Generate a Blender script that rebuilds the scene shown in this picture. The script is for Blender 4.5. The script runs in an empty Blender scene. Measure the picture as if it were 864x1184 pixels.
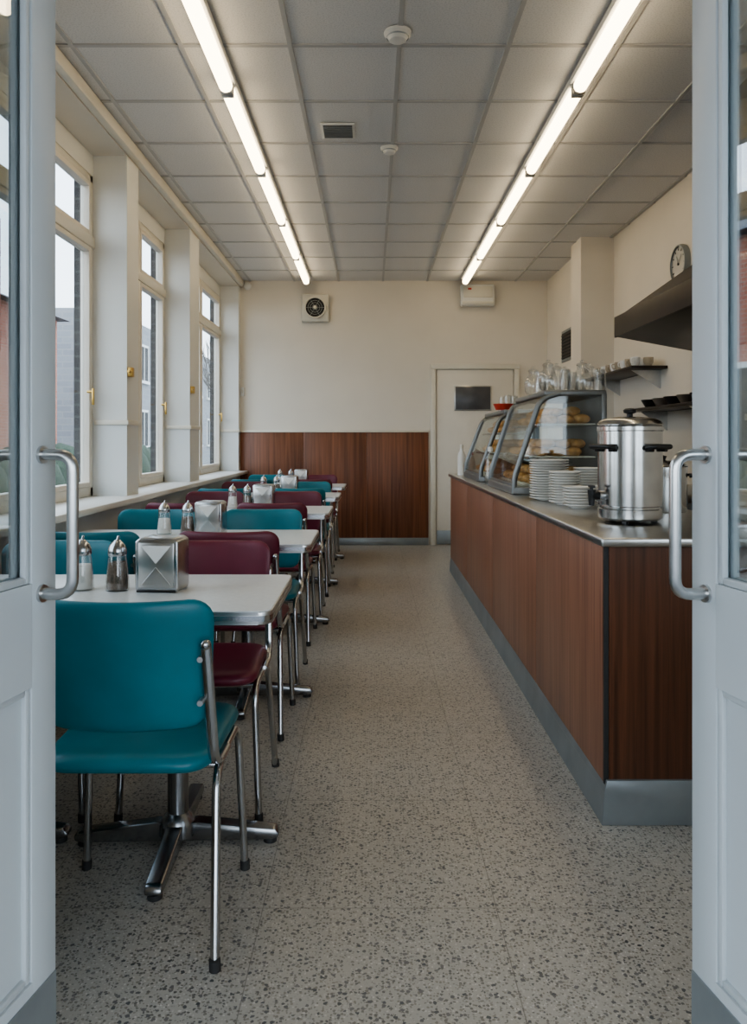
import bpy, bmesh, math, random
from mathutils import Vector, Matrix
random.seed(4)
R=math.radians
scene=bpy.context.scene
scene.view_settings.exposure=0.10
try: scene.view_settings.look='AgX - Medium High Contrast'
except Exception: pass

# ---------------------------------------------------------------- materials
def new_mat(name):
    m=bpy.data.materials.new(name); m.use_nodes=True
    nt=m.node_tree; b=nt.nodes['Principled BSDF']
    return m,nt,b
def simple(name,col,rough=.5,metal=0,var=0.06,scale=8,bump=0,bscale=200,coat=0,spec=None):
    m,nt,b=new_mat(name)
    b.inputs['Roughness'].default_value=rough; b.inputs['Metallic'].default_value=metal
    if spec is not None: b.inputs['Specular IOR Level'].default_value=spec
    if coat: b.inputs['Coat Weight'].default_value=coat; b.inputs['Coat Roughness'].default_value=.15
    tc=nt.nodes.new('ShaderNodeTexCoord')
    n=nt.nodes.new('ShaderNodeTexNoise'); n.inputs['Scale'].default_value=scale; n.inputs['Detail'].default_value=4
    nt.links.new(tc.outputs['Object'],n.inputs['Vector'])
    r=nt.nodes.new('ShaderNodeValToRGB')
    r.color_ramp.elements[0].position=.3; r.color_ramp.elements[1].position=.7
    r.color_ramp.elements[0].color=[c*(1-var) for c in col]+[1]
    r.color_ramp.elements[1].color=[min(1,c*(1+var)) for c in col]+[1]
    nt.links.new(n.outputs['Fac'],r.inputs['Fac']); nt.links.new(r.outputs['Color'],b.inputs['Base Color'])
    if bump:
        n2=nt.nodes.new('ShaderNodeTexNoise'); n2.inputs['Scale'].default_value=bscale
        nt.links.new(tc.outputs['Object'],n2.inputs['Vector'])
        bp=nt.nodes.new('ShaderNodeBump'); bp.inputs['Strength'].default_value=bump; bp.inputs['Distance'].default_value=.002
        nt.links.new(n2.outputs['Fac'],bp.inputs['Height']); nt.links.new(bp.outputs['Normal'],b.inputs['Normal'])
    return m
def wood(name,c1,c2,scale=(90,90,1.6),rough=.4,ctr=(.35,.65)):
    m,nt,b=new_mat(name); b.inputs['Roughness'].default_value=rough
    tc=nt.nodes.new('ShaderNodeTexCoord'); mp=nt.nodes.new('ShaderNodeMapping'); mp.inputs['Scale'].default_value=scale
    n=nt.nodes.new('ShaderNodeTexNoise'); n.inputs['Scale'].default_value=1; n.inputs['Detail'].default_value=5; n.inputs['Roughness'].default_value=.6
    n.inputs['Distortion'].default_value=.6
    nt.links.new(tc.outputs['Object'],mp.inputs['Vector']); nt.links.new(mp.outputs['Vector'],n.inputs['Vector'])
    mp2=nt.nodes.new('ShaderNodeMapping'); mp2.inputs['Scale'].default_value=[s*.12 for s in scale[:2]]+[scale[2]*.4]
    n2=nt.nodes.new('ShaderNodeTexNoise'); n2.inputs['Scale'].default_value=1; n2.inputs['Detail'].default_value=3
    nt.links.new(tc.outputs['Object'],mp2.inputs['Vector']); nt.links.new(mp2.outputs['Vector'],n2.inputs['Vector'])
    ad=nt.nodes.new('ShaderNodeMix'); ad.inputs['Factor'].default_value=.35
    nt.links.new(n.outputs['Fac'],ad.inputs['A']); nt.links.new(n2.outputs['Fac'],ad.inputs['B'])
    r=nt.nodes.new('ShaderNodeValToRGB'); r.color_ramp.elements[0].position=ctr[0]; r.color_ramp.elements[1].position=ctr[1]
    r.color_ramp.elements[0].color=list(c1)+[1]; r.color_ramp.elements[1].color=list(c2)+[1]
    nt.links.new(ad.outputs['Result'],r.inputs['Fac']); nt.links.new(r.outputs['Color'],b.inputs['Base Color'])
    return m
def thin_glass(name,tint=(.96,.98,.985),rough=.02,base=.03,gain=.7,pw=4.5):
    # thin pane: Schlick-style reflectance, same from both sides
    m=bpy.data.materials.new(name); m.use_nodes=True; nt=m.node_tree
    nt.nodes.clear()
    o=nt.nodes.new('ShaderNodeOutputMaterial'); mx=nt.nodes.new('ShaderNodeMixShader')
    t=nt.nodes.new('ShaderNodeBsdfTransparent'); t.inputs['Color'].default_value=list(tint)+[1]
    g=nt.nodes.new('ShaderNodeBsdfGlossy'); g.inputs['Roughness'].default_value=rough
    f=nt.nodes.new('ShaderNodeLayerWeight'); f.inputs['Blend'].default_value=.5
    p=nt.nodes.new('ShaderNodeMath'); p.operation='POWER'; p.inputs[1].default_value=pw
    a=nt.nodes.new('ShaderNodeMath'); a.operation='MULTIPLY_ADD'; a.use_clamp=True; a.inputs[1].default_value=gain; a.inputs[2].default_value=base
    nt.links.new(f.outputs['Facing'],p.inputs[0]); nt.links.new(p.outputs[0],a.inputs[0]); nt.links.new(a.outputs[0],mx.inputs[0])
    nt.links.new(t.outputs[0],mx.inputs[1]); nt.links.new(g.outputs[0],mx.inputs[2]); nt.links.new(mx.outputs[0],o.inputs[0])
    return m
def emis(name,col,s):
    m,nt,b=new_mat(name)
    b.inputs['Base Color'].default_value=(.9,.9,.88,1)
    b.inputs['Emission Color'].default_value=list(col)+[1]; b.inputs['Emission Strength'].default_value=s
    return m

WALL=simple('cream_wall_paint',(.72,.67,.585),.6,bump=.15,bscale=120,var=.03,scale=2)
WALLLOW=simple('pale_lower_paint',(.64,.66,.65),.5,var=.03,scale=2)
PIER=simple('pier_paint',(.69,.69,.655),.5,var=.03,scale=2)
TRIMW=simple('cream_gloss_trim',(.69,.655,.565),.35,var=.03)
DOORP=simple('door_paint_white',(.52,.56,.575),.35,var=.03,scale=4)
BDOOR=simple('cream_door_paint',(.72,.68,.60),.4,var=.03,scale=4)
STEEL=simple('brushed_steel',(.55,.55,.54),.28,1,var=.06,scale=30)
CHROME=simple('chrome',(.50,.51,.52),.2,1,var=.05)
BASEM=simple('dark_cast_metal',(.33,.34,.35),.25,1,var=.15,scale=15)
CHROMEU=simple('polished_steel',(.55,.545,.53),.2,1,var=.10,scale=12)
GREYMET=simple('grey_kick_metal',(.30,.33,.34),.4,.55,var=.12,scale=6)
TEAL=simple('teal_vinyl',(.008,.155,.195),.40,bump=.12,bscale=350,var=.08,scale=10)
MAROON=simple('maroon_vinyl',(.125,.016,.034),.40,bump=.12,bscale=350,var=.08,scale=10)
BLACK=simple('black_plastic',(.015,.015,.016),.35)
RUBBER=simple('dark_rubber',(.03,.03,.03),.6)
HOODM=simple('dark_hood_metal',(.035,.027,.022),.4,.4,var=.2,scale=5)
WHITE=simple('white_ceramic',(.78,.77,.73),.2,var=.02)
PLASTIC=simple('cream_plastic',(.64,.62,.55),.45,var=.02)
WPLAST=simple('white_plastic',(.72,.72,.69),.4,var=.02)
BRASS=simple('brass',(.55,.36,.12),.3,1)
DARK=simple('dark_opening',(.02,.02,.022),.6)
GREYP=simple('grey_vent_panel',(.10,.10,.105),.3,.2,var=.15)
CLOCKF=simple('clock_face_grey',(.38,.38,.36),.3,var=.03)
CASEG=simple('case_grey_metal',(.20,.21,.21),.35,.6,var=.05)
FORMICA=simple('formica_top',(.60,.62,.615),.28,var=.05,scale=60)
PAPER=simple('paper_napkin',(.75,.75,.72),.8)
SALT=simple('white_sugar',(.75,.74,.70),.8,bump=.4)
PEPPER=simple('ground_pepper',(.16,.12,.09),.9,var=.6,scale=300)
BREAD=simple('baked_bread',(.52,.28,.10),.6,var=.35,scale=25,bump=.3,bscale=60)
PAPERLINE=simple('tray_white',(.6,.58,.52),.5)
REDP=simple('red_plastic',(.5,.05,.03),.4)
NOTICE=simple('brown_notice_card',(.25,.13,.10),.6,var=.2)
ORANGE=simple('notice_lower',(.45,.2,.08),.6)
GLASS=thin_glass('window_glass',base=.02,gain=.3)
DGLASS=thin_glass('door_glass',(.90,.945,.955),.01,base=.14,gain=.85,pw=2.0)
CGLASS=thin_glass('case_glass',(.94,.965,.96),.03,base=.06,gain=.6)
TGLASS=thin_glass('tumbler_glass',(.97,.98,.98),.05,base=.13,gain=.8,pw=3)
WOODF=wood('counter_laminate_daylit',(.165,.072,.043),(.36,.18,.115),(140,140,2.0),.38)  # striped front laminate; daylight falling on it is put into the lighter colour
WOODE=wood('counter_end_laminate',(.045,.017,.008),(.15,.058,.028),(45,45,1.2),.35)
WOODW=wood('wainscot_wood',(.10,.035,.016),(.29,.115,.058),(34,34,.9),.4)
TUBE=emis('fluorescent_glow',(1,.80,.52),7.5)

# floor terrazzo
def floor_mat():
    m,nt,b=new_mat('terrazzo_vinyl_tiles'); b.inputs['Roughness'].default_value=.36
    L=nt.links.new; N=nt.nodes.new
    tc=N('ShaderNodeTexCoord')
    def chips(scale,thr,prob,colA,colB,prev):
        v=N('ShaderNodeTexVoronoi'); v.inputs['Scale'].default_value=scale; v.inputs['Randomness'].default_value=1
        nz=N('ShaderNodeTexNoise'); nz.inputs['Scale'].default_value=scale*1.6
        L(tc.outputs['Object'],nz.inputs['Vector'])
        mixv=N('ShaderNodeMix'); mixv.data_type='VECTOR'; mixv.inputs['Factor'].default_value=.6/scale*1.2
        L(tc.outputs['Object'],mixv.inputs['A']); L(nz.outputs['Color'],mixv.inputs['B'])
        L(mixv.outputs['Result'],v.inputs['Vector'])
        lt=N('ShaderNodeMath'); lt.operation='LESS_THAN'; lt.inputs[1].default_value=thr; L(v.outputs['Distance'],lt.inputs[0])
        sp=N('ShaderNodeSeparateColor'); L(v.outputs['Color'],sp.inputs[0])
        p=N('ShaderNodeMath'); p.operation='LESS_THAN'; p.inputs[1].default_value=prob; L(sp.outputs[0],p.inputs[0])
        mu=N('ShaderNodeMath'); mu.operation='MULTIPLY'; L(lt.outputs[0],mu.inputs[0]); L(p.outputs[0],mu.inputs[1])
        cc=N('ShaderNodeMix'); cc.data_type='RGBA'; cc.inputs['A'].default_value=list(colA)+[1]; cc.inputs['B'].default_value=list(colB)+[1]
        L(sp.outputs[1],cc.inputs['Factor'])
        o=N('ShaderNodeMix'); o.data_type='RGBA'; L(mu.outputs[0],o.inputs['Factor']); L(prev,o.inputs['A']); L(cc.outputs['Result'],o.inputs['B'])
        return o.outputs['Result']
    n=N('ShaderNodeTexNoise'); n.inputs['Scale'].default_value=1.2; n.inputs['Detail'].default_value=4; L(tc.outputs['Object'],n.inputs['Vector'])
    r=N('ShaderNodeValToRGB'); r.color_ramp.elements[0].color=(.39,.375,.335,1); r.color_ramp.elements[1].color=(.47,.45,.405,1)
    L(n.outputs['Fac'],r.inputs['Fac'])
    c=chips(175,.45,.62,(.22,.205,.18),(.60,.58,.54),r.outputs['Color'])
    c=chips(118,.42,.46,(.13,.13,.12),(.30,.275,.235),c)
    c=chips(74,.36,.32,(.085,.09,.095),(.22,.21,.20),c)
    # seams
    sx=N('ShaderNodeSeparateXYZ'); L(tc.outputs['Object'],sx.inputs[0])
    outs=[]
    for ax,off in (('X',.28),('Y',.4)):
        a=N('ShaderNodeMath'); a.operation='ADD'; a.inputs[1].default_value=off+60; L(sx.outputs[ax],a.inputs[0])
        d=N('ShaderNodeMath'); d.operation='PINGPONG'; d.inputs[1].default_value=.3; L(a.outputs[0],d.inputs[0])
        l=N('ShaderNodeMath'); l.operation='LESS_THAN'; l.inputs[1].default_value=.0014; L(d.outputs[0],l.inputs[0]); outs.append(l)
    mxx=N('ShaderNodeMath'); mxx.operation='MAXIMUM'; L(outs[0].outputs[0],mxx.inputs[0]); L(outs[1].outputs[0],mxx.inputs[1])
    sc=N('ShaderNodeMath'); sc.operation='MULTIPLY'; sc.inputs[1].default_value=.5; L(mxx.outputs[0],sc.inputs[0])
    o=N('ShaderNodeMix'); o.data_type='RGBA'; L(sc.outputs[0],o.inputs['Factor']); L(c,o.inputs['A']); o.inputs['B'].default_value=(.10,.09,.08,1)
    L(o.outputs['Result'],b.inputs['Base Color'])
    return m
FLOOR=floor_mat()
def ceil_mat():
    m,nt,b=new_mat('mineral_ceiling_tile'); b.inputs['Roughness'].default_value=.85
    L=nt.links.new; N=nt.nodes.new
    tc=N('ShaderNodeTexCoord'); n=N('ShaderNodeTexNoise'); n.inputs['Scale'].default_value=130; n.inputs['Detail'].default_value=3
    L(tc.outputs['Object'],n.inputs['Vector'])
    r=N('ShaderNodeValToRGB'); r.color_ramp.elements[0].position=.36; r.color_ramp.elements[1].position=.52
    r.color_ramp.elements[0].color=(.62,.615,.60,1); r.color_ramp.elements[1].color=(.72,.71,.69,1)
    L(n.outputs['Fac'],r.inputs['Fac']); L(r.outputs['Color'],b.inputs['Base Color'])
    bp=N('ShaderNodeBump'); bp.inputs['Strength'].default_value=.12; bp.inputs['Distance'].default_value=.003
    L(n.outputs['Fac'],bp.inputs['Height']); L(bp.outputs['Normal'],b.inputs['Normal'])
    return m
CEIL=ceil_mat()
GRID=simple('ceiling_grid_bar',(.46,.46,.45),.4,var=.02)
def brick_mat(name,c1,c2,mortar,scale=1):
    m,nt,b=new_mat(name); b.inputs['Roughness'].default_value=.85
    L=nt.links.new; N=nt.nodes.new
    tc=N('ShaderNodeTexCoord'); sp=N('ShaderNodeSeparateXYZ'); L(tc.outputs['Object'],sp.inputs[0])
    ad=N('ShaderNodeMath'); L(sp.outputs['X'],ad.inputs[0]); L(sp.outputs['Y'],ad.inputs[1])
    cb=N('ShaderNodeCombineXYZ'); L(ad.outputs[0],cb.inputs['X']); L(sp.outputs['Z'],cb.inputs['Y'])
    br=N('ShaderNodeTexBrick'); br.inputs['Scale'].default_value=1
    br.inputs['Brick Width'].default_value=.225*scale; br.inputs['Row Height'].default_value=.075*scale; br.inputs['Mortar Size'].default_value=.008*scale
    br.inputs['Color1'].default_value=list(c1)+[1]; br.inputs['Color2'].default_value=list(c2)+[1]; br.inputs['Mortar'].default_value=list(mortar)+[1]
    L(cb.outputs[0],br.inputs['Vector']); L(br.outputs['Color'],b.inputs['Base Color'])
    return m
BRICKD=brick_mat('dark_brick',(.045,.042,.042),(.065,.06,.058),(.09,.088,.085))
BRICKR=brick_mat('red_brick',(.40,.12,.07),(.48,.17,.11),(.40,.30,.25))
BRICKG=brick_mat('grey_building',(.26,.27,.29),(.31,.32,.33),(.33,.33,.33),3)
ASPH=simple('asphalt',(.12,.12,.125),.8,var=.15,scale=20)
SLATE=simple('slate_roof',(.09,.09,.10),.7,var=.2)
LEAF=simple('hedge_leaves',(.03,.05,.025),.8,var=.5,scale=12)
BARK=simple('tree_bark',(.11,.095,.08),.9,var=.3)

# ---------------------------------------------------------------- mesh builder
def fillet(pts,rad,n=6):
    P=[Vector(p) for p in pts]; out=[P[0]]
    for i in range(1,len(P)-1):
        a,b,c=P[i-1],P[i],P[i+1]
        d1=(a-b); d2=(c-b); r=min(rad,d1.length*.49,d2.length*.49)
        s=b+d1.normalized()*r; e=b+d2.normalized()*r
        for k in range(n+1):
            t=k/n; out.append((1-t)**2*s+2*t*(1-t)*b+t*t*e)
    out.append(P[-1]); return out
class B:
    def __init__(s): s.bm=bmesh.new(); s.mats=[]
    def mi(s,m):
        if m not in s.mats: s.mats.append(m)
        return s.mats.index(m)
    def _add(s,tb,mat,M=None,recalc=True):
        if M is not None: bmesh.ops.transform(tb,matrix=M,verts=tb.verts)
        if recalc: bmesh.ops.recalc_face_normals(tb,faces=tb.faces)
        i=s.mi(mat)
        for f in tb.faces: f.material_index=i; f.smooth=True
        me=bpy.data.meshes.new('tmp'); tb.to_mesh(me); tb.free(); s.bm.from_mesh(me); bpy.data.meshes.remove(me)
    def box(s,x0,x1,y0,y1,z0,z1,mat,bev=0,seg=2,M=None):
        tb=bmesh.new(); bmesh.ops.create_cube(tb,size=1)
        for v in tb.verts: v.co=Vector(((x0+x1)/2+v.co.x*(x1-x0),(y0+y1)/2+v.co.y*(y1-y0),(z0+z1)/2+v.co.z*(z1-z0)))
        if bev: bmesh.ops.bevel(tb,geom=list(tb.edges),offset=bev,segments=seg,profile=.5,affect='EDGES')
        s._add(tb,mat,M); return s
    def prism(s,poly,axis,a,b,mat,bev=0,seg=2,M=None):
        # poly 2D: axis 'y' -> (x,z); 'x' -> (y,z); 'z' -> (x,y)
        tb=bmesh.new()
        def P(p,t):
            return {'y':Vector((p[0],t,p[1])),'x':Vector((t,p[0],p[1])),'z':Vector((p[0],p[1],t))}[axis]
        A=[tb.verts.new(P(p,a)) for p in poly]; C=[tb.verts.new(P(p,b)) for p in poly]
        tb.faces.new(A); tb.faces.new(C[::-1]); n=len(poly)
        for i in range(n): tb.faces.new([A[i],A[(i+1)%n],C[(i+1)%n],C[i]])
        if bev: bmesh.ops.bevel(tb,geom=list(tb.edges),offset=bev,segments=seg,profile=.5,affect='EDGES')
        s._add(tb,mat,M); return s
    def tube(s,pts,r,mat,seg=12,M=None,r2=None,flat=1.0):
        P=[Vector(p) for p in pts]; tb=bmesh.new(); rings=[]
        t0=(P[1]-P[0]).normalized(); up=Vector((0,0,1)) if abs(t0.z)<.9 else Vector((0,1,0))
        nrm=t0.cross(up).normalized()
        for i,p in enumerate(P):
            if i==0: t=t0
            elif i==len(P)-1: t=(P[-1]-P[-2]).normalized()
            else: t=((P[i+1]-P[i]).normalized()+(P[i]-P[i-1]).normalized()).normalized()
            nrm=(nrm-t*nrm.dot(t)).normalized(); bn=t.cross(nrm)
            rr=r if r2 is None else r+(r2-r)*i/(len(P)-1)
            rings.append([tb.verts.new(p+nrm*math.cos(2*math.pi*k/seg)*rr+bn*math.sin(2*math.pi*k/seg)*rr*flat) for k in range(seg)])
        for a,b in zip(rings,rings[1:]):
            for k in range(seg): tb.faces.new([a[k],a[(k+1)%seg],b[(k+1)%seg],b[k]])
        tb.faces.new(rings[0][::-1]); tb.faces.new(rings[-1])
        s._add(tb,mat,M); return s
    def cyl(s,p0,p1,r,mat,seg=20,r2=None,M=None): return s.tube([p0,p1],r,mat,seg,M,r2)
    def lathe(s,prof,c,mat,seg=32,M=None,axis=None):
        tb=bmesh.new(); rings=[]
        for (r,z) in prof:
            if r<1e-5: rings.append([tb.verts.new((0,0,z))])
            else: rings.append([tb.verts.new((r*math.cos(2*math.pi*k/seg),r*math.sin(2*math.pi*k/seg),z)) for k in range(seg)])
        for a,b in zip(rings,rings[1:]):
            if len(a)==1 and len(b)==1: continue
            for k in range(seg):
                k2=(k+1)%seg
                if len(a)==1: tb.faces.new([a[0],b[k2],b[k]])
                elif len(b)==1: tb.faces.new([a[k],a[k2],b[0]])
                else: tb.faces.new([a[k],a[k2],b[k2],b[k]])
        T=Matrix.Translation(c)
        if axis: T=T@Vector((0,0,1)).rotation_difference(Vector(axis)).to_matrix().to_4x4()
        if M is not None: T=M@T
        s._add(tb,mat,T); return s
    def pad(s,w,h,r,t,mat,M,nu=22,nv=22,n=9,bend=0,taper=0):
        tb=bmesh.new()
        U=[math.sin(math.pi/2*(-1+2*i/nu)) for i in range(nu+1)]; V=[math.sin(math.pi/2*(-1+2*i/nv)) for i in range(nv+1)]
        def grid(sign):
            g=[]
            for v in V:
                z=v*h/2; d=max(0,abs(z)-(h/2-r)); hw=w/2-(r-math.sqrt(max(0,r*r-d*d))); hw*=(1+taper*v)
                row=[]
                for u in U:
                    th=t/2*max(0,1-abs(u)**n)**(1/2.2)*max(0,1-abs(v)**n)**(1/2.2)
                    x=u*hw
                    row.append(tb.verts.new((x,sign*th+bend*x*x,z)))
                g.append(row)
            return g
        for sg in (1,-1):
            g=grid(sg)
            for i in range(nv):
                for j in range(nu): tb.faces.new([g[i][j],g[i][j+1],g[i+1][j+1],g[i+1][j]])
        bmesh.ops.remove_doubles(tb,verts=tb.verts,dist=1e-5)
        s._add(tb,mat,M); return s
    def sphere(s,c,rad,mat,sc=(1,1,1),seg=16,M=None):
        tb=bmesh.new(); bmesh.ops.create_uvsphere(tb,u_segments=seg,v_segments=max(6,seg//2),radius=rad)
        T=Matrix.Translation(c)@Matrix.Diagonal((*sc,1))
        if M is not None: T=M@T
        s._add(tb,mat,T); return s
    def mesh(s,name):
        me=bpy.data.meshes.new(name); s.bm.to_mesh(me); s.bm.free()
        for m in s.mats: me.materials.append(m)
        me.set_sharp_from_angle(angle=R(38)); return me
    def obj(s,name,loc=(0,0,0),rot=0,parent=None): return put(s.mesh(name),name,loc,rot,parent)
def put(me,name,loc=(0,0,0),rot=0,parent=None):
    o=bpy.data.objects.new(name,me); scene.collection.objects.link(o); o.location=loc; o.rotation_euler=(0,0,rot)
    if parent: o.parent=parent
    return o

XL,XR,YB,H=-1.52,2.20,9.0,3.05
XO=-1.845
# ---------------------------------------------------------------- room shell
B().box(XO,2.35,-.0+.45,9.15,-.12,0,FLOOR).obj('floor')
B().box(XO,2.35,.45,9.15,H+.004,H+.15,CEIL).obj('ceiling')
g=B()
for k in range(-2,6):
    x=-.382+.511*k
    if -1.45<x<2.2: g.box(x-.011,x+.011,.6,9.0,H-.004,H+.006,GRID)
y=3.64-.6*5
while y<9.0:
    g.box(XL,XR,y-.011,y+.011,H-.0035,H+.006,GRID); y+=.6
g.obj('trim_ceiling_grid')
# left wall with window openings
wins=[(1.35,2.75),(3.10,4.83),(5.07,6.50),(6.85,8.88)]
b=B(); b.box(-1.80,XL,.45,9.15,0,.83,WALLLOW)
b.box(-1.80,XL,.45,9.15,2.97,H+.01,WALL)
edges=[.45]+[v for w in wins for v in w]+[9.15]
for i in range(0,len(edges),2):
    b.box(-1.80,XL,edges[i],edges[i+1],1.315,2.97,PIER)
    b.box(-1.80,XL,edges[i],edges[i+1],.83,1.315,WALLLOW)
    b.box(XO,-1.80,edges[i]-.01,edges[i+1]+.01,0,H,BRICKD)
b.box(XO,-1.80,.45,9.15,0,.78,BRICKD); b.box(XO,-1.80,.45,9.15,2.86,H+.2,BRICKD)
b.obj('wall_left')
# dado rails on piers
b=B()
for i in range(0,len(edges),2):
    a,c=edges[i],edges[i+1]
    b.box(-1.72,XL+.012,a-.012,min(c+.012,9.0),1.30,1.33,TRIMW,.004)
b.obj('trim_dado_left')
B().box(XL,XL+.05,.6,9.0,2.975,H,TRIMW,.01).obj('trim_cornice_left')
B().box(-1.74,XL+.09,.6,9.0,.825,.86,WPLAST,.006).obj('trim_window_sill')
B().box(XL,XL+.018,.6,9.0,0,.11,GREYMET,.003).obj('baseboard_left')
# windows
for i,(a,c) in enumerate(wins):
    b=B(); x0,x1=-1.79,-1.73; z0,z1=.86,2.84; fw=.05
    b.box(x0,x1,a,c,z1,2.97,PIER)
    b.box(x0,x1,a,a+fw,z0,z1,TRIMW,.006); b.box(x0,x1,c-fw,c,z0,z1,TRIMW,.006)
    b.box(x0,x1,a,c,z0,z0+.06,TRIMW,.006); b.box(x0,x1,a,c,z1-fw,z1,TRIMW,.006)
    b.box(x0-.01,x1+.015,a,c,2.39,2.46,TRIMW,.008)
    m=(a+c)/2; b.box(x0,x1+.004,m-.03,m+.03,z0,z1,TRIMW,.006)
    for (p,q) in ((a+fw,m-.03),(m+.03,c-fw)):
        for (u,v) in ((z0+.06,2.39),(2.46,z1-fw)):   # sash frames
            s=.03
            b.box(x0+.01,x1+.006,p,p+s,u,v,WALL,.004); b.box(x0+.01,x1+.006,q-s,q,u,v,WALL,.004)
            b.box(x0+.01,x1+.006,p+s,q-s,u,u+s,WALL,.004); b.box(x0+.01,x1+.006,p+s,q-s,v-s,v,WALL,.004)
            b.box(-1.762,-1.758,p+s,q-s,u+s,v-s,GLASS)
    b.cyl((x1,c-.10,1.5),(x1+.04,c-.10,1.5),.008,BRASS,10); b.box(x1+.03,x1+.042,c-.11,c-.09,1.42,1.52,BRASS,.003)
    b.obj('window_%d'%(i+1))
b=B()
for yy,zz in ((4.84,1.60),(6.52,1.60)):
    b.box(XL-.01,XL+.03,yy+.0,yy+.05,zz,zz+.06,BRASS,.006); b.cyl((XL+.02,yy+.02,zz+.03),(XL+.02,yy-.05,zz+.03),.008,BRASS)
b.obj('window_stay_brass')
# back wall
B().box(-1.8,2.35,9.0,9.15,0,H+.02,WALL).obj('wall_back')
b=B(); 
xs=[-1.52,-.79,-.06,.655]
for p,q in zip(xs,xs[1:]): b.box(p+.001,q-.001,8.978,9.0,.08,1.30,WOODW,.002)
b.obj('trim_wainscot_back')
B().box(-1.52,.655,8.965,9.0,1.30,1.325,TRIMW,.004).obj('trim_dado_back')
B().box(-1.52,.655,8.96,9.0,0,.085,GREYMET,.004).obj('baseboard_back')
# right wall
b=B(); b.box(XR,2.35,.45,7.4,0,H+.02,WALL); b.box(2.03,2.35,7.4,9.15,0,H+.02,WALL); b.box(1.90,XR,7.07,7.42,0,H+.02,WALL); b.obj('wall_right')
# front wall w/ doorway
b=B()
b.box(XO,-.74,.45,.58,0,H,WALL); b.box(.74,.95,.45,.58,0,H,WALL); b.box(-.74,.74,.45,.58,2.42,H,WALL)
b.box(.95,2.1,.45,.58,0,.85,WALL); b.box(.95,2.1,.45,.58,2.6,H,WALL); b.box(2.1,2.35,.45,.58,0,H,WALL); b.obj('wall_front')
b=B(); b.box(-.74,-.69,.44,.60,0,2.42,DOORP,.006); b.box(.69,.74,.44,.60,0,2.42,DOORP,.006); b.box(-.69,.69,.44,.60,2.37,2.42,DOORP,.006); b.obj('trim_entrance_frame')
b=B(); b.box(.95,1.0,.48,.55,.85,2.6,TRIMW,.005); b.box(2.05,2.1,.48,.55,.85,2.6,TRIMW,.005); b.box(.95,2.1,.48,.55,.85,.9,TRIMW,.005); b.box(.95,2.1,.48,.55,2.55,2.6,TRIMW,.005); b.box(1.0,2.05,.512,.518,.9,2.55,GLASS); b.obj('window_5')  # unseen glazed opening, added to bring in extra daylight
b=B(); b.box(-2.4,2.4,-2.2,.45,2.62,2.78,WALL,.01)  # unseen slab on posts, added to cut daylight reaching the doors
for x in (-2.25,2.25): b.box(x-.07,x+.07,-2.1,-1.96,-.125,2.62,DOORP,.01)
b.obj('added_door_shade')
# ---------------------------------------------------------------- entrance doors (mirrored pair)
def entrance_door(sx,name,extra):
    b=B(); W,Ht,t=.72,2.36,.019; st=.066
    def bx(x0,x1,*a,**k):
        if sx<0: x0,x1=-x1,-x0
        b.box(x0,x1,*a,**k)
    bx(-t,t,0,st,0,Ht,DOORP,bev=.003); bx(-t,t,W-st,W,0,Ht,DOORP,bev=.004)
    bx(-t,t,st,W-st,Ht-.1,Ht,DOORP); bx(-t,t,st,W-st,.80,.965,DOORP); bx(-t,t,st,W-st,0,.33,DOORP)
    bx(-.008,.008,st,W-st,.33,.80,DOORP)
    for (z0,z1,d) in ((.33,.80,.018),(.965,Ht-.1,.016)):
        e=.012
        for sgn in (1,-1):
            xa,xb=sorted((sgn*.004,sgn*(t-.003)))
            bx(xa,xb,st,st+e,z0,z1,DOORP,bev=.003); bx(xa,xb,W-st-e,W-st,z0,z1,DOORP,bev=.003)
            bx(xa,xb,st+e,W-st-e,z0,z0+e,DOORP,bev=.003); bx(xa,xb,st+e,W-st-e,z1-e,z1,DOORP,bev=.003)
    bx(-.002,.002,st,W-st,.965,Ht-.1,DGLASS)
    bx(t,t+.002,.01,W-.004,.02,.31,GREYMET); bx(-t-.002,-t,.01,W-.004,.02,.31,GREYMET)
    # D pull handle on aisle face
    hy=W-.042
    for s_ in (1,-1):
        X=lambda v:(v if sx>0 else -v)*s_
        off=.056 if s_>0 else .05
        pts=fillet([(X(t),hy,.945),(X(t+off),hy,.945),(X(t+off),hy,1.170),(X(t),hy,1.170)],.035)
        b.tube(pts,.0095,STEEL,14)
        for z in (.945,1.170): b.cyl((X(t),hy,z),(X(t+.005),hy,z),.0145,STEEL,20)
    if extra: 
        bx(.004,.006,.50,.595,1.33,1.53,NOTICE); bx(.004,.0065,.505,.59,1.33,1.355,ORANGE)
    # hinges
    for z in (.25,1.2,2.1): bx(-t-.004,-t+.004,-.012,.03,z-.05,z+.05,STEEL,bev=.002)
    return b
ang=math.atan2(.135,.70)
entrance_door(1,'l',True).obj('door_1',(-.683,.60,.008),-ang)
entrance_door(-1,'r',False).obj('door_2',(.690,.60,.008),ang)
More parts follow.
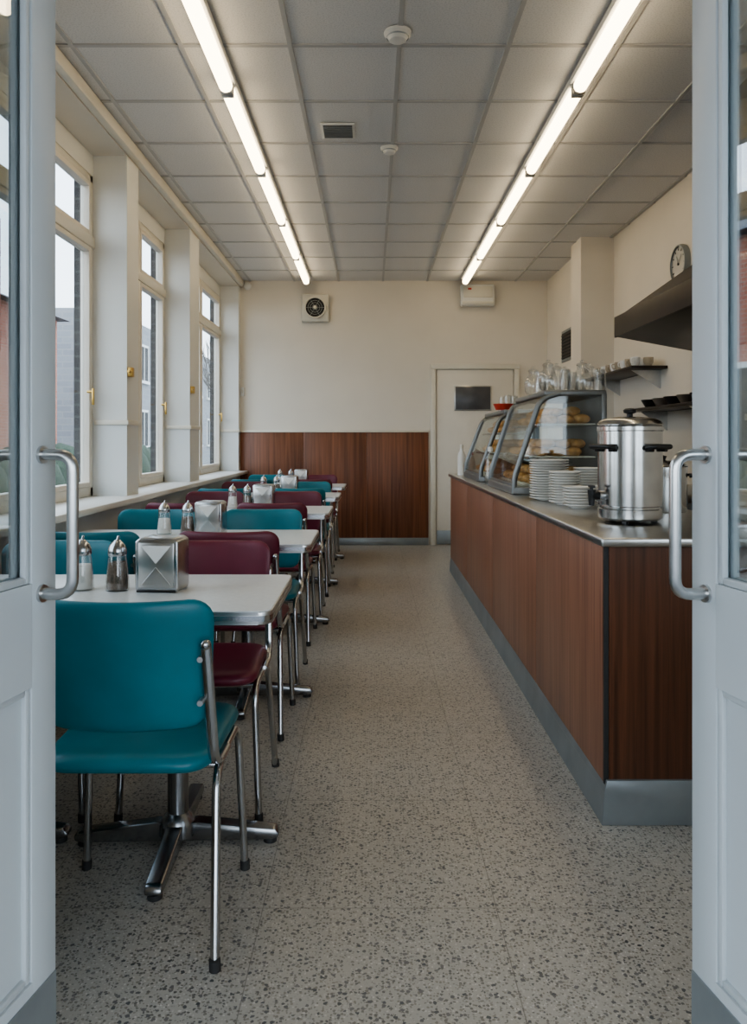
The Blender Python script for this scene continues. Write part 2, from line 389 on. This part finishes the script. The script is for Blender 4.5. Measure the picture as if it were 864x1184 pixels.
# ---------------------------------------------------------------- back door
b=B(); dx0,dx1=.74,1.64
b.box(dx0-.06,dx0,8.955,9.0,0,2.03,TRIMW,.005); b.box(dx1,dx1+.06,8.955,9.0,0,2.03,TRIMW,.005); b.box(dx0-.06,dx1+.06,8.955,9.0,2.03,2.09,TRIMW,.005)
b.obj('trim_back_door_frame')
b=B(); b.box(dx0+.008,dx1-.008,8.975,8.998,.005,2.022,BDOOR,.003)
b.box(.95,1.38,8.960,8.978,1.55,1.84,STEEL,.006); b.box(.965,1.365,8.956,8.962,1.565,1.825,GREYP,.002)
b.box(dx0+.01,dx1-.01,8.968,8.976,.01,.17,GREYMET,.002)
b.cyl((1.57,8.975,1.02),(1.57,8.92,1.02),.01,CHROME); b.cyl((1.57,8.92,1.02),(1.46,8.92,1.02),.009,CHROME)
b.obj('door_3')
# wall fan
b=B(); cx,cz=-.65,2.73
b.box(cx-.16,cx+.16,8.93,9.0,cz-.16,cz+.16,PLASTIC,.018,3)
b.lathe([(.125,0),(.125,.03),(.115,.034),(.108,.03),(.108,.005)],(cx,8.93,cz),PLASTIC,40,axis=(0,-1,0))
b.lathe([(0,.008),(.108,.008)],(cx,8.93,cz),DARK,32,axis=(0,-1,0))
for r_ in (.03,.055,.08): b.tube([(cx+r_*math.cos(a*math.pi/12),8.905,cz+r_*math.sin(a*math.pi/12)) for a in range(25)],.0022,GREYMET,6)
for a in range(6): b.cyl((cx,8.905,cz),(cx+.108*math.cos(a*math.pi/3),8.905,cz+.108*math.sin(a*math.pi/3)),.0022,GREYMET,6)
b.sphere((cx,8.905,cz),.022,PLASTIC,(1,.4,1)); b.obj('extractor_fan')
b=B(); b.box(1.02,1.41,8.90,8.998,2.75,3.0,WPLAST,.02,3); b.box(1.04,1.39,8.893,8.902,2.77,2.80,PLASTIC,.003); b.box(1.05,1.38,8.895,8.905,2.84,2.97,PLASTIC,.008); b.box(1.10,1.14,8.888,8.9,2.93,2.95,REDP); b.obj('emergency_light_box')
b=B(); b.box(-1.51,-1.47,8.965,9.0,1.72,1.82,WPLAST,.006); b.box(-1.500,-1.48,8.958,8.968,1.75,1.79,PLASTIC,.003); b.obj('light_switch')
b=B(); b.sphere((-1.43,8.95,2.98),.045,WPLAST); b.box(-1.46,-1.40,8.95,9.0,2.96,3.0,WPLAST,.004); b.obj('alarm_sensor')
b=B(); b.box(2.018,2.03,7.72,8.28,2.03,2.36,GREYMET,.003); b.box(2.012,2.02,7.76,8.24,2.06,2.33,DARK)
for k in range(8): b.box(2.004,2.018,7.76,8.24,2.07+k*.033,2.08+k*.033,HOODM)
b.obj('wall_vent_grille')
# clock
b=B(); b.lathe([(0,0),(.137,0),(.140,.02),(.134,.042),(.124,.044),(.120,.03),(.0,.03)],(XR,5.5,2.45),GREYMET,40,axis=(-1,0,0))
b.lathe([(0,.031),(.119,.031)],(XR,5.5,2.45),CLOCKF,40,axis=(-1,0,0))
for k in range(12):
    a=k*math.pi/6; c0,s0=math.cos(a),math.sin(a)
    b.cyl((XR-.033,5.5+.095*c0,2.45+.095*s0),(XR-.033,5.5+.112*c0,2.45+.112*s0),.003,BLACK,6)
b.cyl((XR-.036,5.5,2.45),(XR-.036,5.5+.03,2.45+.06),.0025,GREYMET,6); b.cyl((XR-.036,5.5,2.45),(XR-.036,5.5-.06,2.45+.06),.002,GREYMET,6); b.cyl((XR-.03,5.5,2.45),(XR-.04,5.5,2.45),.008,BLACK,10)
b.obj('wall_clock')
# hood
b=B(); b.prism([(1.60,1.88),(2.19,1.77),(2.19,2.42),(1.60,2.005)],'y',3.1,5.09,HOODM,.006)
b.box(1.585,1.602,3.1,5.09,1.875,2.01,HOODM,.005); b.box(1.9,2.19,3.6,4.4,2.3,3.04,HOODM,.006); b.obj('extractor_hood')
# ceiling devices
def detector(x,y,r,n):
    b=B(); b.lathe([(0,0),(r,0),(r,-.012),(r*.82,-.018),(r*.62,-.038),(r*.35,-.044),(0,-.045)],(x,y,H-.001),WPLAST,36)
    b.lathe([(r*.80,-.02),(r*.83,-.024),(r*.80,-.028)],(x,y,H),GREYMET,36); b.obj('smoke_detector')
detector(.117,3.52,.062,0); detector(.11,4.90,.055,1)
b=B(); b.box(-.30,-.10,4.52,4.73,H-.012,H,WPLAST,.003); b.box(-.285,-.115,4.535,4.715,H-.0135,H-.011,DARK)
for k in range(8): b.box(-.285,-.115,4.545+k*.022,4.554+k*.022,H-.018,H-.012,GREYMET)
b.obj('ceiling_air_vent')
# ---------------------------------------------------------------- fluorescent lights
b=B(); Lh=.585
b.box(-.045,.045,-Lh-.01,Lh+.01,-.035,.0,WPLAST,.006)
b.lathe([(0,-Lh+.02),(.02,-Lh+.02),(.034,-Lh+.022),(.034,Lh-.022),(.02,Lh-.02),(0,Lh-.02)],(0,0,-.058),TUBE,20,axis=(0,1,0))
for s_ in (1,-1): b.box(-.03,.03,min(s_*(Lh-.02),s_*(Lh+.008)),max(s_*(Lh-.02),s_*(Lh+.008)),-.09,-.03,STEEL,.005)
LM=b.mesh('fluorescent_light')
for X in (-.735,1.05):
    for k in range(1,7):
        yc=3.955-.6+1.2*(k-2)
        put(LM,'fluorescent_light',(X,yc,H-.004))
# ---------------------------------------------------------------- dining chairs
def chair_mesh(v,name):
    b=B()
    # seat
    b.pad(.415,.42,.075,.05,v,Matrix.Translation((0,0,.447))@Matrix.Rotation(R(90),4,'X'),n=10,taper=-.03)
    # back: reclined, curved around sitter
    Mb=Matrix.Translation((0,-.215,.68))@Matrix.Rotation(R(7),4,'X')
    b.pad(.412,.31,.055,.030,v,Mb,n=10,bend=.9,taper=.04)
    for s_ in (1,-1):
        pts=fillet([(s_*.222,.185,.0),(s_*.205,.165,.418),(s_*.205,-.13,.418),(s_*.222,-.235,.0)],.07,8)
        b.tube(pts,.011,CHROME,12)
        for yy in (.185,-.235): b.cyl((s_*.2225,yy,0),(s_*.2215,yy-(.0),.025),.0135,RUBBER,12)
        # back bracket strip
        pts=fillet([(s_*.207,-.02,.425),(s_*.207,-.165,.43),(s_*.198,-.222,.735)],.06,8)
        b.tube(pts,.014,CHROME,10,flat=.55)
        for z in (.60,.70): b.cyl((s_*.185,-.222,z),(s_*.185,-.190-.0,z),.007,STEEL,10)
        b.sphere((s_*.198,-.222,.735),.013,CHROME)
    for yy in (.12,-.10): b.cyl((-.205,yy,.412),(.205,yy,.412),.009,CHROME,10)
    return b.mesh(name)
CT=chair_mesh(TEAL,'dining_chair'); CM=chair_mesh(MAROON,'dining_chair_m')
tables=[2.33,3.65,5.10,6.50,7.93]
XRc,XLc=-.578,-1.135
cols=[('T','T','M','T'),('M','T','T','T'),('M','M','M','M'),('T','T','T','M'),('M','T','M','T')] # nearR,nearL,farR,farL
for c,cc in zip(tables,cols):
    dn=.33 if c<3 else .28
    for X,yy,rot,k in ((XRc,c-dn,0,cc[0]),(XLc,c-dn,0,cc[1]),(XRc,c+.31,math.pi,cc[2]),(XLc,c+.31,math.pi,cc[3])):
        jit=random.uniform(-.02,.02) if c>3 else 0
        put(CT if k=='T' else CM,'dining_chair',(X+jit*.6,yy+jit,0),rot+jit*1.2)
# ---------------------------------------------------------------- tables
hx=.59; hy=.285
def rr(x,y,r,n=6):
    o=[]
    for cx,cy,a0 in ((x-r,y-r,0),(-x+r,y-r,90),(-x+r,-y+r,180),(x-r,-y+r,270)):
        for k in range(n+1):
            a=R(a0+90*k/n); o.append((cx+r*math.cos(a),cy+r*math.sin(a)))
    return o
b=B()
b.prism(rr(hx,hy,.035),'z',.716,.750,STEEL,.003); b.prism(rr(hx-.003,hy-.003,.033),'z',.7495,.7525,FORMICA)
b.prism(rr(hx+.0015,hy+.0015,.036),'z',.726,.740,CHROME)
def pedestal(px,arm):
    b.cyl((px,0,.03),(px,0,.70),.031,BASEM,24)
    b.lathe([(.055,.03),(.055,.06),(.040,.085),(.030,.095)],(px,0,0),BASEM,24)
    b.box(px-.16,px+.16,-.16,.16,.70,.716,BLACK,.004)
    for k in range(4):
        M=Matrix.Translation((px,0,0))@Matrix.Rotation(math.pi/2*k+R(2),4,'Z')
        L_=arm if k%2==0 else .31
        tb=[(0,.012),(L_-.02,.012),(L_,.018),(L_+.004,.03),(L_-.01,.045),(.06,.068),(0,.07)]
        b.prism(tb,'y',-.023,.023,BASEM,.007,2,M)
        b.cyl((L_-.025,0,0),(L_-.025,0,.014),.02,RUBBER,14,M=M)
pedestal(.275,.30); pedestal(-.315,.26)
TM=b.mesh('cafe_table')
for c in tables: put(TM,'cafe_table',(-.855,c,0))
# tabletop things
def shaker(fill,h):
    b=B(); 
    b.lathe([(.0,.0),(.034,0),(.036,.006),(.034,.03),(.027,.095),(.024,.108)],(0,0,0),TGLASS,28)
    b.lathe([(0,.004),(.031,.004),(.031,.03),(.031-.007*h,.03+.06*h),(0,.03+.06*h)],(0,0,0),fill,24)
    b.lathe([(.026,.104),(.028,.108),(.027,.122),(.022,.136),(.012,.146),(.009,.150),(.0,.151)],(0,0,0),CHROME,28)
    b.cyl((0,0,.148),(.004,0,.162),.004,CHROME,8)
    return b
S1=shaker(SALT,.75).mesh('sugar_shaker'); S2=shaker(PEPPER,.9).mesh('pepper_shaker')
b=B()
b.prism([(-.062,.0),(.062,.0),(.066,.012),(.066,.150),(.052,.160),(-.052,.160),(-.066,.150),(-.066,.012)],'y',-.05,.05,CHROME,.005,3)
for s_ in (1,-1):
    yy=s_*.051
    b.prism([(-.054,.014),(.054,.014),(.054,.146),(-.054,.146)],'y',yy-.0025,yy+.0025,STEEL,.002,2)
    yy=s_*.0535
    b.prism([(-.046,.022),(.046,.022),(.0,.075)],'y',yy-.0015,yy+.0015,STEEL,.0006,1)
    b.prism([(-.046,.138),(.046,.138),(.0,.085)],'y',yy-.0015,yy+.0015,PAPER,.0006,1)
b.box(-.06,.06,-.055,.055,-.0,.006,BLACK,.002)
ND=b.mesh('napkin_dispenser')
zt=.7526
def setting(c,xa,xb,xn,dy=0):
    put(S1,'sugar_shaker',(xa,c+dy,zt)); put(S2,'pepper_shaker',(xb,c+dy-.01,zt),.5); put(ND,'napkin_dispenser',(xn,c+dy,zt),R(-6))
setting(2.35,-.875,-.765,-.632,.0)
setting(3.75,-1.0,-.885,-.775); setting(5.2,-.93,-.83,-.72); setting(6.55,-.91,-.80,-.69); setting(7.98,-.94,-.83,-.72)
# ---------------------------------------------------------------- service counter
b=B(); cx0,cx1,cy0,cy1=.73,1.38,2.44,7.20
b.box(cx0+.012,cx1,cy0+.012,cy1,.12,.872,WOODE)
js=[cy0,3.46,4.70,5.95,cy1]
for p,q in zip(js,js[1:]): b.box(cx0,cx0+.014,p+.002+(.012 if p==cy0 else 0),q-.002,.125,.872,WOODF,.0015)
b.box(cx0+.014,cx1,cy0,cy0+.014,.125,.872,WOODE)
b.box(cx0-.001,cx0+.012,cy0-.001,cy0+.012,.125,.872,RUBBER)
b.box(cx0-.02,cx1+.01,cy0-.035,cy1+.02,.872,.900,STEEL,.006,3)
b.prism([(cx0-.012,0),(cx1,0),(cx1,.14),(cx0+.004,.14),(cx0-.004,.10)],'y',cy0-.012,cy1,GREYMET,.003)
b.obj('service_counter')
b=B(); b.box(1.76,2.19,3.9,7.0,.0,.86,GREYMET); b.box(1.74,2.195,3.88,7.02,.86,.90,STEEL,.006)
for p in (4.0,4.75,5.5,6.25): b.box(1.75,1.76,p,p+.68,.12,.82,STEEL,.004); b.cyl((1.74,p+.2,.76),(1.74,p+.48,.76),.006,CHROME,8)
b.obj('back_counter')
ct=.9005
# urn
def urn():
    b=B(); r=.115
    b.lathe([(0,.012),(r-.01,.012),(r,.02),(r,.05),(r-.006,.055),(r-.006,.06),(r,.065),(r,.335),(r+.004,.338),(r+.004,.352),(r-.004,.356)],(0,0,0),CHROMEU,56)
    for k in range(3): b.cyl((.09*math.cos(k*2.1),.09*math.sin(k*2.1),0),(.09*math.cos(k*2.1),.09*math.sin(k*2.1),.014),.012,BLACK,10)
    b.lathe([(r-.002,.356),(r+.003,.362),(r-.004,.372),(r*.8,.382),(r*.35,.389),(0,.39)],(0,0,0),CHROMEU,56)
    b.lathe([(.012,.388),(.010,.400),(.022,.404),(.024,.414),(.016,.420),(0,.421)],(0,0,0),BLACK,24)
    for a in (R(205),R(300)):
        d=Vector((math.cos(a),math.sin(a),0)); t=Vector((-math.sin(a),math.cos(a),0))
        for s_ in (1,-1): b.box(-.012,.012,-.006,.014,-.014,.014,BLACK,.003,M=Matrix.Translation(d*(r+.004)+t*.035*s_+Vector((0,0,.275)))@Matrix.Rotation(a,4,'Z'))
        pts=fillet([d*r+t*.045+Vector((0,0,.275)),d*(r+.035)+t*.045+Vector((0,0,.28)),d*(r+.035)-t*.045+Vector((0,0,.28)),d*r-t*.045+Vector((0,0,.275))],.015)
        b.tube(pts,.009,BLACK,10)
    a=R(196); d=Vector((math.cos(a),math.sin(a),0))
    z=Vector((0,0,.10))
    b.cyl(d*(r-.01)+z,d*(r+.02)+z,.019,CHROME); b.cyl(d*(r+.015)+z,d*(r+.05)+z,.014,BLACK)
    b.cyl(d*(r+.045)+z+Vector((0,0,.022)),d*(r+.045)+z-Vector((0,0,.035)),.015,BLACK,14,r2=.010)
    b.box(-.007,.007,-.024,.024,0,.009,BLACK,.002,M=Matrix.Translation(d*(r+.045)+z+Vector((0,0,.030))))
    b.cyl(d*(r+.045)+z+Vector((0,0,.015)),d*(r+.045)+z+Vector((0,0,.03)),.006,BLACK,10)
    return b
urn().obj('tea_urn',(.955,2.88,ct))
b=B(); b.lathe([(0,0),(.095,0),(.1,.008),(.1,.19),(.104,.195),(.1,.2),(.06,.215),(0,.22)],(0,0,0),CHROMEU,40); b.lathe([(.01,.215),(.018,.235),(0,.24)],(0,0,0),BLACK,16)
for s_ in (1,-1): b.tube(fillet([(s_*.1,.04,.15),(s_*.135,.04,.155),(s_*.135,-.04,.155),(s_*.1,-.04,.15)],.015),.006,BLACK,8)
b.obj('steel_stock_pot',(1.24,3.32,ct))
# plates
def plates(n,r,sp,name,loc):
    b=B(); pr=[(0,0),(r*.55,0),(r*.6,.003),(r*.9,.012),(r,.016),(r,.019),(r*.88,.016),(r*.58,.007),(0,.006)]
    for k in range(n):
        ox,oy=random.uniform(-.002,.002),random.uniform(-.002,.002)
        b.lathe(pr,(ox,oy,k*sp),WHITE,32)
    b.obj(name,loc)
plates(16,.098,.0125,'plate_stack',(.895,3.93,ct)); plates(12,.075,.0125,'plate_stack',(.915,3.68,ct)); plates(13,.085,.0125,'plate_stack',(1.085,3.85,ct)); plates(7,.070,.013,'saucer_stack',(.925,3.48,ct)); plates(7,.07,.013,'saucer_stack',(1.08,3.55,ct))
# display cases
def display(y0,y1,h,w,name,shelves):
    b=B(); x0=.78; z0=ct; sl=.17
    # base tray
    b.box(x0,x0+w,y0,y1,z0,z0+.045,CASEG,.008,3)
    b.box(x0+.03,x0+w-.02,y0+.02,y1-.02,z0+.045,z0+.05,PAPERLINE)
    xt=x0+sl
    # top
    b.box(xt+.01,x0+w,y0,y1,z0+h-.035,z0+h,CASEG,.012,3)
    # side frames: curved front rail each end
    for yy in (y0+.012,y1-.012):
        pts=fillet([(x0+.015,yy,z0+.04),(x0+.018,yy,z0+.10),(xt-.01,yy,z0+h-.05),(xt+.10,yy,z0+h-.018)],.06,8)
        b.tube(pts,.016,CASEG,10)
        b.box(x0+w-.03,x0+w,yy-.012,yy+.012,z0+.04,z0+h-.02,CASEG,.004)
        b.prism([(x0+.025,z0+.045),(x0+w-.03,z0+.045),(x0+w-.03,z0+h-.035),(xt+.04,z0+h-.035),(x0+.03,z0+.12)],'y',yy-.002,yy+.002,CGLASS)
    # front sloped glass
    b.prism([(x0+.015,z0+.05),(x0+.019,z0+.05),(x0+.024,z0+.105),(xt+.0,z0+h-.045),(xt-.004,z0+h-.045),(x0+.020,z0+.105)],'y',y0+.02,y1-.02,CGLASS)
    b.box(x0+.012,x0+.028,y0,y1,z0+.04,z0+.06,CASEG,.003)
    b.box(x0+w-.02,x0+w-.012,y0+.02,y1-.02,z0+.05,z0+h-.03,CASEG)
    zs=[.05]+shelves
    for k,z in enumerate(shelves):
        xs_=x0+.05+sl*(z/h)
        b.box(xs_,x0+w-.03,y0+.03,y1-.03,z0+z,z0+z+.006,CGLASS); b.box(xs_-.006,xs_,y0+.03,y1-.03,z0+z-.003,z0+z+.012,CHROME,.002)
    o=b.obj(name)
    b=B()
    for z in zs:
        xs_=x0+.075+sl*(z/h); base=z0+z+(.006 if z!=.05 else .0)
        b.box(xs_-.01,x0+w-.05,y0+.05,y1-.05,base,base+.008,PAPERLINE,.003)
        for lay in (0,1):
            yy=y0+.095+lay*.05
            while yy<y1-.08:
                xx=xs_+.045+lay*.045
                while xx<x0+w-.08-lay*.03:
                    rr_=random.uniform(.040,.048)
                    b.sphere((xx+random.uniform(-.006,.006),yy+random.uniform(-.006,.006),base+.008+rr_*.55+lay*.045),rr_,BREAD,(random.uniform(.95,1.15),random.uniform(1,1.2),.62),16)
                    xx+=.092
                yy+=.102
    c=b.obj('bread_rolls',parent=o)
display(4.33,5.22,.585,.53,'glass_display_case',[.20,.385]); display(5.66,6.62,.53,.44,'glass_display_case',[.20,.35])
# tumblers (inverted) on case
b=B(); b.lathe([(.036,0),(.038,.002),(.030,.10),(.026,.122),(.0,.124),(.0,.118),(.024,.116),(.034,.004),(.036,0)],(0,0,0),TGLASS,28); G1=b.mesh('drinking_glass')
b=B(); b.lathe([(.0,.0),(.036,0),(.050,.02),(.052,.075),(.036,.11),(.026,.12),(.028,.14),(.034,.146)],(0,0,0),TGLASS,28); b.lathe([(.012,.128),(.030,.147),(.026,.154),(.008,.160),(.012,.172),(0,.176)],(0,0,0),TGLASS,24); G2=b.mesh('glass_jar')
tz=ct+.586
for i in range(4):
    for j in range(3):
        m=G1 if (i+j)%2 else G2
        put(m,'drinking_glass' if m is G1 else 'glass_jar',(1.0+i*.098+random.uniform(-.004,.004),4.42+j*.2,tz))
b=B(); b.lathe([(0,0),(.055,0),(.075,.045),(.072,.045),(.05,.006),(0,.006)],(0,0,0),REDP,24); b.obj('red_bowl',(.98,5.8,ct+.531))
for j in range(3): put(G1,'drinking_glass',(1.05+.07*(j%2),6.0+j*.12,ct+.531))
# bottles
def bottle(mat,cap,h,r):
    b=B(); b.lathe([(0,0),(r,0),(r,.01),(r,h*.6),(r*.8,h*.72),(r*.4,h*.8),(r*.4,h*.88)],(0,0,0),mat,24); b.lathe([(r*.45,h*.87),(r*.45,h*.97),(r*.3,h),(0,h)],(0,0,0),cap,20); return b
bottle(WPLAST,PLASTIC,.27,.036).obj('sauce_bottle',(.80,6.92,ct)); bottle(TGLASS,WPLAST,.26,.04).obj('glass_bottle',(.83,5.44,ct)); bottle(TGLASS,CHROME,.22,.035).obj('glass_bottle',(.93,5.42,ct)); bottle(WPLAST,REDP,.2,.03).obj('sauce_bottle',(.90,7.0,ct))
# wall shelves
def shelf(name,x0,y0,y1,z):
    b=B(); b.box(x0,XR,y0,y1,z,z+.022,HOODM,.003)
    for yy in (y0+.15,y1-.15): b.prism([(XR,z),(x0+.05,z),(XR,z-.14)],'y',yy-.01,yy+.01,STEEL)
    b.obj(name)
shelf('wall_shelf',1.93,5.78,7.05,1.74); shelf('wall_shelf',1.95,4.75,5.95,1.42)
def cup(b,x,y,z,m=WHITE,r=.038,h=.07):
    b.lathe([(0,0),(r*.6,0),(r*.62,.004),(r*.95,h*.5),(r,h),(r*.93,h),(r*.85,h*.5),(r*.5,.008),(0,.008)],(x,y,z),m,20)
    a=random.uniform(3,5); d=Vector((math.cos(a),math.sin(a),0)); o=Vector((x,y,z))
    b.tube(fillet([o+d*r*.85+Vector((0,0,h*.8)),o+d*(r+.022)+Vector((0,0,h*.75)),o+d*(r+.018)+Vector((0,0,h*.3)),o+d*r*.75+Vector((0,0,h*.3))],.012,4),.004,m,8)
CUPC=simple('beige_stoneware',(.42,.36,.27),.35,var=.1)
b=B()
for j in range(9):
    for i in range(2): cup(b,1.99+i*.1,5.88+j*.125,1.7625,CUPC if (i+j)%2 else WHITE)
b.obj('cup_collection')
b=B()
for j in range(5): 
    y_=4.85+j*.22
    b.lathe([(0,0),(.05,0),(.085,.06),(.082,.06),(.045,.008),(0,.008)],(2.07,y_,1.4425),STEEL if j%2 else BLACK,24)
b.obj('bowl_collection')
# ---------------------------------------------------------------- street outside
B().box(-60,40,-30,90,-.3,-.125,ASPH).obj('ground')
def building(x0,x1,y0,y1,h,mat,name,roof=True):
    b=B(); b.box(x0,x1,y0,y1,-.12,h,mat)
    yy=y0+1.2
    while yy<y1-1.5:
        z=1.0
        while z<h-1.2:
            b.box(x1-.05,x1+.03,yy,yy+1.1,z,z+1.4,DARK); b.box(x1,x1+.06,yy-.05,yy,z-.05,z+1.45,WPLAST); b.box(x1,x1+.06,yy+1.1,yy+1.15,z-.05,z+1.45,WPLAST)
            b.box(x1,x1+.10,yy-.1,yy+1.2,z-.12,z,WPLAST); b.box(x1,x1+.06,yy+.53,yy+.57,z,z+1.4,WPLAST); b.box(x1,x1+.05,yy-.05,yy+1.15,z+1.4,z+1.5,WPLAST)
            z+=2.7
        yy+=2.6
    if roof: b.prism([(x0-.3,h),(x1+.3,h),((x0+x1)/2,h+2.0)],'y',y0-.2,y1+.2,SLATE)
    b.obj(name)
building(-18,-8.9,8,22,4.6,BRICKR,'brick_building'); building(-20,-9.5,28,62,6.0,BRICKG,'street_building',False)
b=B()
for k in range(26):
    b.sphere((-6.2+random.uniform(-.15,.15),6+k*.75,.3),.75,LEAF,(.8,.8,random.uniform(.9,1.2)),14)
b.obj('hedge')
def tree(loc,seed):
    rnd=random.Random(seed); b=B()
    def br(p,d,l,r,n):
        e=p+d*l; b.tube([p,p+d*l*.5+Vector((rnd.uniform(-.05,.05)*l,rnd.uniform(-.05,.05)*l,0)),e],r,BARK,7,r2=r*.62)
        if n==0: return
        for k in range(3):
            nd=(d+Vector((rnd.uniform(-.5,.5),rnd.uniform(-.5,.5),rnd.uniform(-.1,.5)))).normalized()
            br(e,nd,l*rnd.uniform(.6,.8),r*.6,n-1)
    br(Vector((0,0,0)),Vector((0,0,1)),1.5,.07,5); b.obj('street_tree',loc)
tree((-4.9,26.5,-.13),7)
# ---------------------------------------------------------------- world
w=bpy.data.worlds.new('overcast_sky'); scene.world=w; w.use_nodes=True; nt=w.node_tree; bg=nt.nodes['Background']
tc=nt.nodes.new('ShaderNodeTexCoord'); sp=nt.nodes.new('ShaderNodeSeparateXYZ'); cr=nt.nodes.new('ShaderNodeValToRGB')
cr.color_ramp.elements[0].position=.0; cr.color_ramp.elements[0].color=(.82,.90,.98,1); cr.color_ramp.elements[1].position=.7; cr.color_ramp.elements[1].color=(.70,.83,1,1)
nt.links.new(tc.outputs['Generated'],sp.inputs[0]); nt.links.new(sp.outputs['Z'],cr.inputs['Fac']); nt.links.new(cr.outputs['Color'],bg.inputs['Color'])
bg.inputs['Strength'].default_value=3.9
# ---------------------------------------------------------------- camera
cam=bpy.data.cameras.new('camera'); co=bpy.data.objects.new('camera',cam); scene.collection.objects.link(co)
co.location=(0,0,1.2); co.rotation_euler=(R(90),0,0)
cam.sensor_fit='AUTO'; cam.sensor_width=36; cam.lens=900/1184*36; cam.shift_y=-82/1184; cam.shift_x=2/1184; cam.clip_start=.03; cam.clip_end=200
scene.camera=co
